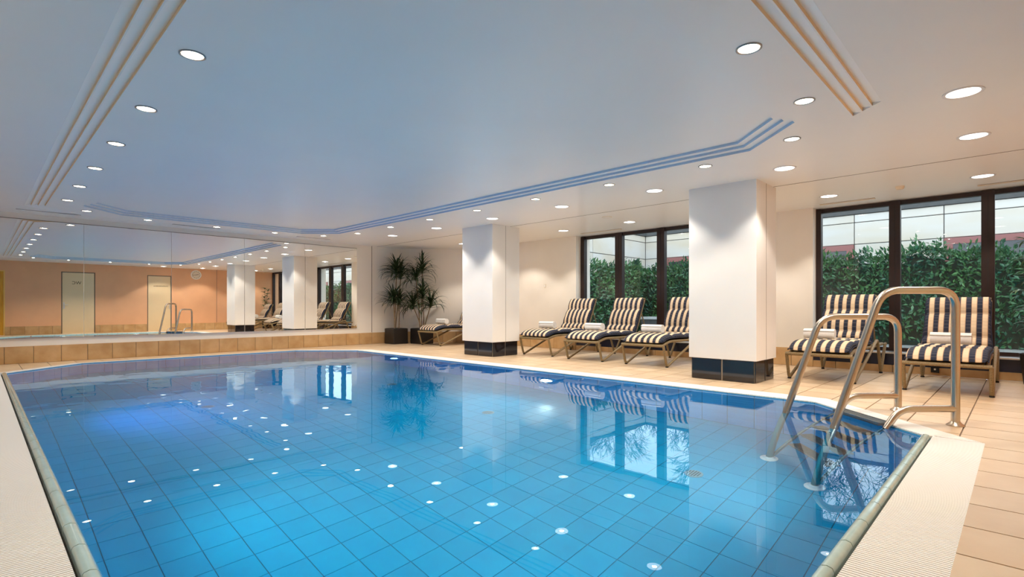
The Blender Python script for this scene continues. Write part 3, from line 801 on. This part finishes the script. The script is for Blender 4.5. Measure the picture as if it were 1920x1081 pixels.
# ================================================================== downlights
def downlight_proto(rad,ring,lens,name):
    t_ = place(None,name)
    o = MB().lathe([(rad,0.0),(rad*1.0,-0.006),(rad*0.90,-0.009),(rad*0.82,-0.004),(rad*0.82,0.0)],n=28,cap=False).build('trim_ring',ring,t_); smooth_auto(o)
    v = MB(); v.lathe([(rad*0.83,-0.0035),(rad*0.05,-0.0045)],n=28,cap=False).build('lens',lens,t_)
    MB().lathe([(rad*(0.34 if ring == 'ring' else 0.26),-0.0048),(rad*0.15,-0.0075),(0.0,-0.0085)],n=16,cap=False).build('bulb','bulb',t_)
    return t_
def lamp_light(parent,energy,col,ang,blend,r):
    ld = bpy.data.lights.new('downlight_beam','SPOT'); ld.energy = energy; ld.color = col; ld.spot_size = math.radians(ang); ld.spot_blend = blend; ld.shadow_soft_size = r
    lo = bpy.data.objects.new('lamp_light',ld); COL.objects.link(lo); lo.parent = parent; lo.location = (0,0,-0.03*S)
SML = [(1.05,4.12-1.41+1.41*k) for k in range(7)]
SML = [(1.05,y) for x,y in SML]+[(1.41,12.17),(2.41,12.55),(3.67,12.57),(4.91,12.57),(5.95,12.25)]
SML += [(6.32,11.27-1.41*k) for k in range(7)]+[(5.93,1.71),(4.91,1.32),(3.65,1.32),(2.41,1.32),(1.42,1.70)]
p1 = downlight_proto(0.083,'ring','lensS','small_downlight')
for i,(x,y) in enumerate(SML):
    o = p1 if i == 0 else copy_tree(p1)
    o.location = (x*S,y*S,H*S); tag(o,'small warm recessed downlight in the ring around the ceiling tray','ceiling light','small downlights around the tray')
for o in [q for q in COL.objects if q.name.startswith('small_downlight')]: lamp_light(o,SMALL_W,WARM,118,0.45,0.05)
p2 = downlight_proto(0.135,'ringw','lensB','large_downlight')
BIG = [(5.62,0.34)]+[(7.12,y) for y in (0.35,2.14,3.95,5.73,7.48,9.27,11.02)]+[(9.38,y) for y in (0.37,2.17,3.97,5.77,7.5,9.27,11.03)]
for i,(x,y) in enumerate(BIG):
    o = p2 if i == 0 else copy_tree(p2)
    o.location = (x*S,y*S,H*S); tag(o,'large white recessed downlight in the flat ceiling over the deck','ceiling light','large downlights over the deck')
for o in [q for q in COL.objects if q.name.startswith('large_downlight')]: lamp_light(o,BIG_W,WHITE,112,0.35,0.09)

# ---- ceiling fittings
o = thing('smoke_detector','small cream smoke detector on the ceiling by the window','detector',(9.35,1.26,H))
smooth_auto(MB().lathe([(0.055,0.0),(0.055,-0.02),(0.048,-0.03)],n=20,cap=False).build('base','plastic',o)); smooth_auto(MB().lathe([(0.05,-0.026),(0.04,-0.045),(0.0,-0.047)],n=20,cap=False).build('sensor_cap','plastic',o))
for x,y,lb in ((8.55,5.76,'near the row of three loungers'),(9.2,10.2,'near the potted dracaenas')):
    o = thing('ceiling_speaker','flat round cream ceiling speaker '+lb,'speaker',(x,y,H),0,'ceiling speakers')
    smooth_auto(MB().lathe([(0.10,0.0),(0.10,-0.006),(0.085,-0.010)],n=24,cap=False).build('rim','plastic',o)); MB().lathe([(0.086,-0.007),(0,-0.008)],n=24,cap=False).build('grille','ceil',o)
for x0,x1,y0,y1,lb in ((10.03,10.10,1.68,2.46,'cream slot vent in the ceiling above the window by the pier'),(10.03,10.10,-0.3,0.45,'cream slot vent in the ceiling above the ladder side window'),
                       (10.03,10.10,6.4,7.5,'cream slot vent in the ceiling above the row of three loungers'),(0.5,1.4,12.80,12.87,'narrow slot vent above the mirror with the WC door reflection'),
                       (2.9,3.8,12.80,12.87,'narrow slot vent above the middle mirror'),(5.55,6.4,12.80,12.87,'narrow slot vent above the mirror nearest the plants')):
    cx,cy = (x0+x1)/2,(y0+y1)/2; hx,hy = (x1-x0)/2,(y1-y0)/2
    o = thing('slot_vent',lb,'vent',(cx,cy,H),0,'ceiling slot vents')
    MB().box(-hx,hx,-hy,hy,-.004,0).build('slot_gap','seam',o)
    if hx > hy:
        for s in (-1,1): MB().box(-hx,hx,s*hy*0.6-.012,s*hy*0.6+.012,-.012,-.002).build('blade','ceil',o)
    else:
        for s in (-1,1): MB().box(s*hx*0.55-.014,s*hx*0.55+.014,-hy,hy,-.014,-.002).build('blade','plastic',o)
o = thing('light_switch','small cream switch plate on the cream wall above a lounger','switch',(XR,8.84,1.60))
MB().cbox(-0.010,0.0,-0.035,0.035,-0.05,0.05,.003).build('plate','plastic',o); MB().cbox(-0.016,-0.009,-0.022,0.022,-0.03,0.03,.002).build('rocker','wallw',o)
o = thing('wall_socket','small black socket low under the window behind a lounger','socket',(XR-.006,0.95,0.085))
MB().cbox(-0.02,0,-0.05,0.05,-0.04,0.05,.003).build('housing','black',o); MB().box(-0.024,-0.0195,-0.012,0.012,0.0,0.024).build('indicator','grate',o)

# ================================================================== doors in the peach wall
def text_mesh(txt,size,parent,loc):
    cu = bpy.data.curves.new('lettering','FONT'); cu.body = txt; cu.size = size*S; cu.align_x = 'CENTER'; cu.extrude = 0.002
    to = bpy.data.objects.new('lettering',cu); COL.objects.link(to)
    bpy.context.view_layer.update(); me = bpy.data.meshes.new_from_object(to.evaluated_get(bpy.context.evaluated_depsgraph_get())); COL.objects.unlink(to); bpy.data.objects.remove(to)
    me.materials.clear(); me.materials.append(M['ink']); return place(me,'lettering',parent,loc,(PI/2,0,PI))
def door(idx,d0,d1,dz,label,m,hx=None,txt=None,tx=0,tsize=0.1):
    c = (d0+d1)/2; w_ = (d1-d0)/2
    t_ = thing('door_%d'%idx,label,None,(c,YN,0),0,None,'structure')
    fm = 'amberlit' if m == 'amber' else 'seam'
    for a,b2,z0,z1 in ((-w_,-w_+.03,0,dz),(w_-.03,w_,0,dz),(-w_,w_,dz-.03,dz)): MB().box(a,b2,-0.10,0.004 if m == 'amber' else -0.012,z0,z1).build('door_frame',fm,t_)
    MB().cbox(-w_+.032,w_-.032,-0.09,-0.006,0.0,dz-.032,.004).build('door_leaf',m,t_)
    if hx is not None:
        MB().cbox(hx-.022,hx+.022,-.007,.004,0.98,1.24,.003).build('handle_plate','alu',t_)
        s = 1 if hx < 0 else -1
        smooth_auto(MB().tube(rounded([(hx,0,1.14),(hx,0.05,1.14),(hx+s*0.13,0.05,1.14)],[0.02],4),0.010,8).build('handle','alu',t_))
    if txt: text_mesh(txt,tsize,t_,(tx,-.004,dz*0.80))
    return t_
door(1,*DOORS[0],'amber wooden door with doorway glow in its colour and a golden frame in the peach wall','amber',hx=-0.36)
door(2,*DOORS[1],'cream door lettered WC in the peach wall','door',hx=-0.45,txt='WC',tx=-0.06,tsize=0.17)
door(3,*DOORS[2],'cream door with a long line of lettering near the clock','door',hx=0.38,txt='Umkleidekabine',tx=0.05,tsize=0.085)
ck = thing('wall_clock','round white rimmed wall clock high on the peach wall','clock',(7.07,YN,2.53))
smooth_auto(MB().lathe([(0.215,0.0),(0.215,0.03),(0.205,0.045),(0.185,0.045),(0.178,0.03)],n=36,axis='y',cap=False).build('rim','clockrim',ck))
MB().lathe([(0.18,0.028),(0.0,0.0285)],n=36,axis='y',cap=False).build('dial','dial',ck)
for k in range(12):
    a = 2*PI*k/12; c,s_ = math.cos(a),math.sin(a); mb = MB(); v = []
    for r,w_ in ((0.135,0.008),(0.168,0.008)):
        for q in (-1,1): v.append((r*s_+q*w_*c,0.0305,r*c-q*w_*s_))
    mb.add(v,[(0,1,3,2)]).build('hour_mark','black',ck)
def hand(deg,l,w_):      # clockwise degrees as read from the room (room right = -X)
    a = math.radians(deg); dx,dz = -math.sin(a),math.cos(a); nx_,nz_ = dz,-dx
    v = [(dx*r+nx_*q*w_,y,dz*r+nz_*q*w_) for y in (0.032,0.036) for r in (-0.03,l) for q in (-1,1)]
    MB().add(v,[(0,1,3,2),(4,6,7,5),(0,4,5,1),(2,3,7,6),(0,2,6,4),(1,5,7,3)]).build('hand','black',ck)
hand(98,0.15,0.006); hand(283,0.10,0.009)

# ================================================================== potted plants
def leaf_mesh(L_,wd,droop,name='leaf',m='leaf',n_=6):
    mb = MB(); v = []; a = 0; x = z = 0
    for i in range(n_+1):
        t_ = i/n_; w_ = wd*(0.55+1.2*t_)*(1-t_)**0.7 if i < n_ else 0.001
        w_ = max(w_,0.001)
        v += [(x,-w_,z+w_*0.35),(x,0,z),(x,w_,z+w_*0.35)]
        a = -droop*(t_**1.4); x += L_/n_*math.cos(a); z += L_/n_*math.sin(a)
    f = []
    for i in range(n_):
        for k in (0,1): f.append((i*3+k,i*3+k+1,i*3+k+4,i*3+k+3))
    o = mb.add(v,f).build(name,m); smooth_auto(o,60); me = o.data; COL.objects.unlink(o); bpy.data.objects.remove(o); return me
LM = [leaf_mesh(l,w_,d) for l,w_,d in ((0.56,0.029,1.3),(0.62,0.030,1.9),(0.66,0.030,2.4),(0.54,0.028,0.6),(0.60,0.029,1.6))]
def dracaena(loc,label,canes,rz):
    t_ = thing('potted_dracaena',label,'plant',loc,rz,'potted dracaenas in the corner')
    hw = 0.24
    mb = MB(); mb.cbox(-hw,hw,-hw,hw,0,0.44,.012); mb.build('pot','pot',t_)
    MB().box(-hw+.03,hw-.03,-hw+.03,hw-.03,0.435,0.446).build('soil','soil',t_)
    rnd = random.Random(int(loc[0]*100))
    for (x0,y0,x1,y1,zt,nl,up) in canes:
        smooth_auto(MB().tube([(x0,y0,0.43),((x0*2+x1)/3+.01,(y0*2+y1)/3,0.43+(zt-.43)*0.4),(x1,y1,zt)],[0.017,0.015,0.013],8).build('stem','bark',t_))
        for k in range(nl):
            az = 2.399*k+rnd.uniform(-.3,.3); f_ = k/nl; el = math.radians(12+72*f_*up+rnd.uniform(-10,10))
            me = LM[3] if f_ > 0.8 and rnd.random() < .7 else rnd.choice(LM)
            def hits(a):
                tx,ty = loc[0]+x1+0.70*math.cos(el)*math.cos(a), loc[1]+y1+0.70*math.cos(el)*math.sin(a)
                return ty > YF-.04 or tx+ty > DG-.08
            for q in range(12):
                if hits(az): az += 0.55
            if hits(az): continue
            o = place(me,'leaf',t_,(x1,y1,zt-0.10+0.16*f_),(0,-el,az)); s_ = rnd.uniform(.82,1.08); o.scale = (s_,s_,s_)
dracaena((8.48,12.93,0),'tall many headed dracaena in a black square pot against the mirror wall',
         [(-.05,.02,-.02,-.04,2.08,84,0.85),(.07,-.03,.12,.05,1.20,50,0.8),(-.09,-.05,-.16,-.10,1.24,62,0.8),(.02,.08,.16,.0,1.95,52,1.0)],0.0)
dracaena((9.03,12.45,0),'tall dracaena with upright crown in a black square pot beside the slanted wall',
         [(0,.03,.03,.02,2.12,56,1.3),(-.06,-.04,-.22,.12,1.08,56,0.8),(.06,-.03,.20,-.16,1.12,60,0.8),(.02,-.06,.02,-.02,1.38,60,1.0),(-.03,.05,-.14,.10,1.9,44,0.9)],0.0)
# broad-leaved palm at the window end, seen in the mirror
PM = [leaf_mesh(l,w_,d,'leaf','palm') for l,w_,d in ((0.22,0.022,1.0),(0.25,0.024,1.5),(0.20,0.022,0.6))]
pt = thing('potted_palm','fan leaved palm in a black pot at the end of the window','plant',(10.04,-0.16,0))
smooth_auto(MB().lathe([(0.14,0),(0.18,0.40),(0.19,0.42),(0.165,0.42),(0.16,0.40)],n=24).build('pot','pot',pt)); MB().lathe([(0.162,0.40),(0,0.405)],n=24,cap=False).build('soil','soil',pt)
rnd = random.Random(5)
for k in range(15):
    az = 2.399*k; zt = 0.75+0.085*k; rr = 0.06+0.09*rnd.random()
    x1,y1 = rr*math.cos(az),rr*math.sin(az)*0.8
    smooth_auto(MB().tube([(0.03*math.cos(az),0.03*math.sin(az),0.40),(x1*.5,y1*.5,zt*.7),(x1,y1,zt)],[0.010,0.008,0.005],6).build('stem','bark',pt))
    for q in range(9):
        aa = az+(q-4)*0.42
        if -0.16+y1+0.27*math.sin(aa) < -0.45: aa = -aa
        o = place(rnd.choice(PM),'leaf',pt,(x1,y1,zt),(0,-math.radians(rnd.uniform(5,50)),aa)); s_ = rnd.uniform(.8,1.1); o.scale = (s_,s_,s_)

# ================================================================== courtyard
tag(MB().box(XG+.36,48,-36,34,-0.35,-0.15).build('courtyard_ground','paving'),'grey paved courtyard ground beyond the windows',None,None,'structure')
XB, YE, ZT = 22.5, 12.96, 4.45
wb = tag(MB().box(XB+.03,XB+.4,-30,YE+.4,-.2,ZT).build('courtyard_wall_back','coping_dark'),'pale sandstone court wall behind the hedge',None,None,'structure')
def panel(parent,x0,x1,y0,y1,z0,z1): MB().cbox(x0,x1,y0,y1,z0,z1,.01).build('stone_panel','stone',parent)
k = 0; y = YE
edges = [YE,11.96,9.43,6.93,4.39,1.845,-0.70,-3.24,-5.8,-8.4,-11.0,-13.6,-16.2,-18.8,-21.4,-24.0,-26.6]
for i,(a,b2) in enumerate(zip(edges[:-1],edges[1:])):
    panel(wb,XB,XB+.03,b2+.012,a-.012,3.36,4.13); panel(wb,XB,XB+.03,b2+.012,a-.012,4.155,ZT-.02)
    if i % 2 == 0: panel(wb,XB,XB+.03,b2+.012,a-.012,-.15,3.335)
    else:
        w_ = thing('court_window','red framed dark window in the court wall '+('near the corner' if i == 1 else 'opposite the pier' if i == 3 else 'opposite the ladder' if i == 5 else 'at the open end, number %d from the ladder'%((i-5)//2)),'window',(XB,(a+b2)/2,0),0,'red court windows')
        hy = (a-b2)/2-.012
        MB().box(-.06,.03,-hy,hy,3.13,3.335).build('lintel','red',w_); MB().box(-.06,.03,-hy,-hy+.22,.6,3.13).build('jamb','red',w_); MB().box(-.06,.03,hy-.22,hy,.6,3.13).build('jamb','red',w_)
        MB().box(-.02,.028,-hy+.22,hy-.22,.6,3.13).build('pane','darkglass',w_); MB().box(-.03,.03,-hy,hy,-.15,.6).build('apron','stone',w_)
MB().box(XB-.05,XB+.45,-30,YE+.4,ZT,ZT+.14).build('wall_coping','coping_dark',wb)
we = tag(MB().box(XG+.4,XB+.4,YE+.03,YE+.4,-.2,ZT).build('courtyard_wall_end','coping_dark'),'pale sandstone court wall at right angles to the windows',None,None,'structure')
xs = [10.95,13.3,15.75,18.2,20.65,XB]
for a,b2 in zip(xs[:-1],xs[1:]):
    for z0,z1 in ((-.15,3.335),(3.36,4.13),(4.155,ZT-.02)): panel(we,a+.012,b2-.012,YE,YE+.03,z0,z1)
MB().box(XG+.4,XB,YE-.05,YE+.45,ZT,ZT+.14).build('wall_coping','coping_dark',we)
# planter and laurel hedge
pl = thing('hedge_planter','low dark trough with a pale rim in front of the hedge','planter',(19.75,9.4,-.15))
MB().box(-0.30,0.30,-2.0,2.0,0,0.70).build('trough','coping_dark',pl); MB().box(-0.36,0.36,-2.05,2.05,0.70,0.80).build('rim','planter',pl)
rnd = random.Random(3)
def htop(y): return 2.84+0.10*math.sin(y*1.7)+0.07*math.sin(y*4.3+1)+0.05*math.sin(y*9.1)
def leaf_quad(mb,c,ax,nr,l,w_):
    sd = ax.cross(nr).normalized(); up = sd.cross(ax).normalized()
    v = [c,c+ax*l*.45+sd*w_+up*w_*.35,c+ax*l,c+ax*l*.45-sd*w_+up*w_*.35,c+ax*l*.5]
    mb.add([tuple(p) for p in v],[(0,1,4),(1,2,4),(2,3,4),(3,0,4)])
qm = []
for k in range(6):
    mb = MB(); leaf_quad(mb,Vector((0,0,0)),Vector((1,0,0)),Vector((0,0,1)),.20+.012*k,.042); o = mb.build('leaf','hleaf'); qm.append(o.data); COL.objects.unlink(o); bpy.data.objects.remove(o)
def hedge(label,loc,rz,y0,y1,dense,count,nleaf,l0,l1,depth):
    hg = thing('laurel_hedge',label,'hedge',loc,rz,'laurel hedges of the court')
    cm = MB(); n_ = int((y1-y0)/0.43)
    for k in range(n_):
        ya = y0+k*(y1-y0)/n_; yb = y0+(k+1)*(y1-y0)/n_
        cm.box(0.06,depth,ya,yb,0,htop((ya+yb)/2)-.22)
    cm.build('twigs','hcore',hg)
    fm = MB()
    for k in range(count):
        y = rnd.uniform(dense,y1) if rnd.random() < .72 else rnd.uniform(y0,dense); zt = htop(y); z = zt*(rnd.random()**0.75)
        x = rnd.gauss(-0.02,0.10)
        if rnd.random() < .22: x = rnd.uniform(-.1,depth-.1); z = zt-abs(rnd.gauss(0,.10))
        if rnd.random() < .05: z = zt+rnd.uniform(0,.28)*(0.4+0.6*abs(math.sin(y*5.3)))
        ax = Vector((rnd.gauss(-.55,.4),rnd.gauss(0,.55),rnd.gauss(.35,.55)))
        if z > zt-.15: ax.z += .5
        ax.normalize(); nr = Vector((rnd.gauss(-.6,.4),rnd.gauss(0,.4),rnd.gauss(.7,.4))).normalized()
        leaf_quad(fm,Vector((x,y,z)),ax,nr,rnd.uniform(.13,.22),rnd.uniform(.030,.046))
    fo = fm.build('foliage','hleaf',hg); fo['kind'] = 'stuff'
    for k in range(nleaf):       # the leaves that stand out on the face and along the top
        y = rnd.uniform(l0,l1); zt = htop(y); z = zt+rnd.uniform(-.1,.22) if k % 3 else zt*rnd.uniform(.45,.95)
        place(rnd.choice(qm),'leaf',hg,(rnd.uniform(-.22,-.05),y,z),(rnd.uniform(-.5,.5),-math.radians(rnd.uniform(0,75)),rnd.uniform(1.9,4.4)))
hedge('long glossy green laurel hedge facing the windows before the stone court wall',(20.6,5,-0.14),0,-24.4,7.55,-10.9,24000,280,-3.2,7.4,1.1)
hedge('short glossy green laurel hedge along the end wall of the court',(20.6,12.15,-0.14),PI/2,0.32,6.6,0.4,6400,100,0.45,6.2,0.7)
# bare winter trees beyond the court wall
def tree_mesh(seed):
    r_ = random.Random(seed); mb = MB()
    def grow(p,d,l,rad,lev):
        n_ = 3 if lev < 3 else 2; pts = [p]; rs = [rad]; q = p.copy(); dd = d.copy()
        for k in range(n_):
            dd = (dd+Vector((r_.gauss(0,.13),r_.gauss(0,.13),r_.gauss(.04,.10)))).normalized(); q = q+dd*l/n_; pts.append(q.copy()); rs.append(rad*(1-0.45*(k+1)/n_))
        mb.tube(pts,rs,6 if lev < 2 else 4 if lev < 4 else 3,caps=False)
        if lev >= 7: return
        nb = 3 if lev < 5 else 3
        for k in range(nb):
            t_ = r_.uniform(.45,1.0) if k else 1.0
            base = pts[0].lerp(pts[-1],t_) if t_ < 1 else pts[-1]
            if t_ < 1: i = min(n_-1,int(t_*n_)); base = pts[i].lerp(pts[i+1],t_*n_-i)
            a = r_.uniform(0,2*PI); sp = r_.uniform(.25,.75)
            u = dd.orthogonal().normalized(); w_ = dd.cross(u)
            nd = (dd+(u*math.cos(a)+w_*math.sin(a))*sp).normalized()
            grow(base,nd,l*r_.uniform(.64,.80),max(.012,rs[-1]*r_.uniform(.62,.85)),lev+1)
    grow(Vector((0,0,0)),Vector((0,0,1)),3.6,.20,0)
    return mb
TR = [(27.0,-1.0+6.1*k,1.3*k,0.85,['past the ladder window','opposite the ladder window','by the corner of the court walls','beyond the end wall of the court','far beyond the end wall of the court'][k]) for k in range(5)]
TR += [(34.5,2.0+7.6*k,0.7+1.9*k,1.0,'in the second row, '+['opposite the ladder window','behind the court corner','beyond the end wall','far beyond the end wall'][k]) for k in range(4)]
TM = [tree_mesh(s).build('bare_tree','tbark') for s in (4,9,15)]
for i,(x,y,rz,sc,lb) in enumerate(TR):
    o = TM[i] if i < 3 else TM[i % 3].copy()
    if i >= 3: COL.objects.link(o)
    o.location = (x*S,y*S,-.15*S); o.rotation_euler = (0,0,rz); o.scale = (sc,sc,sc); tag(o,'bare branching winter tree '+lb,'tree','bare trees beyond the court wall')
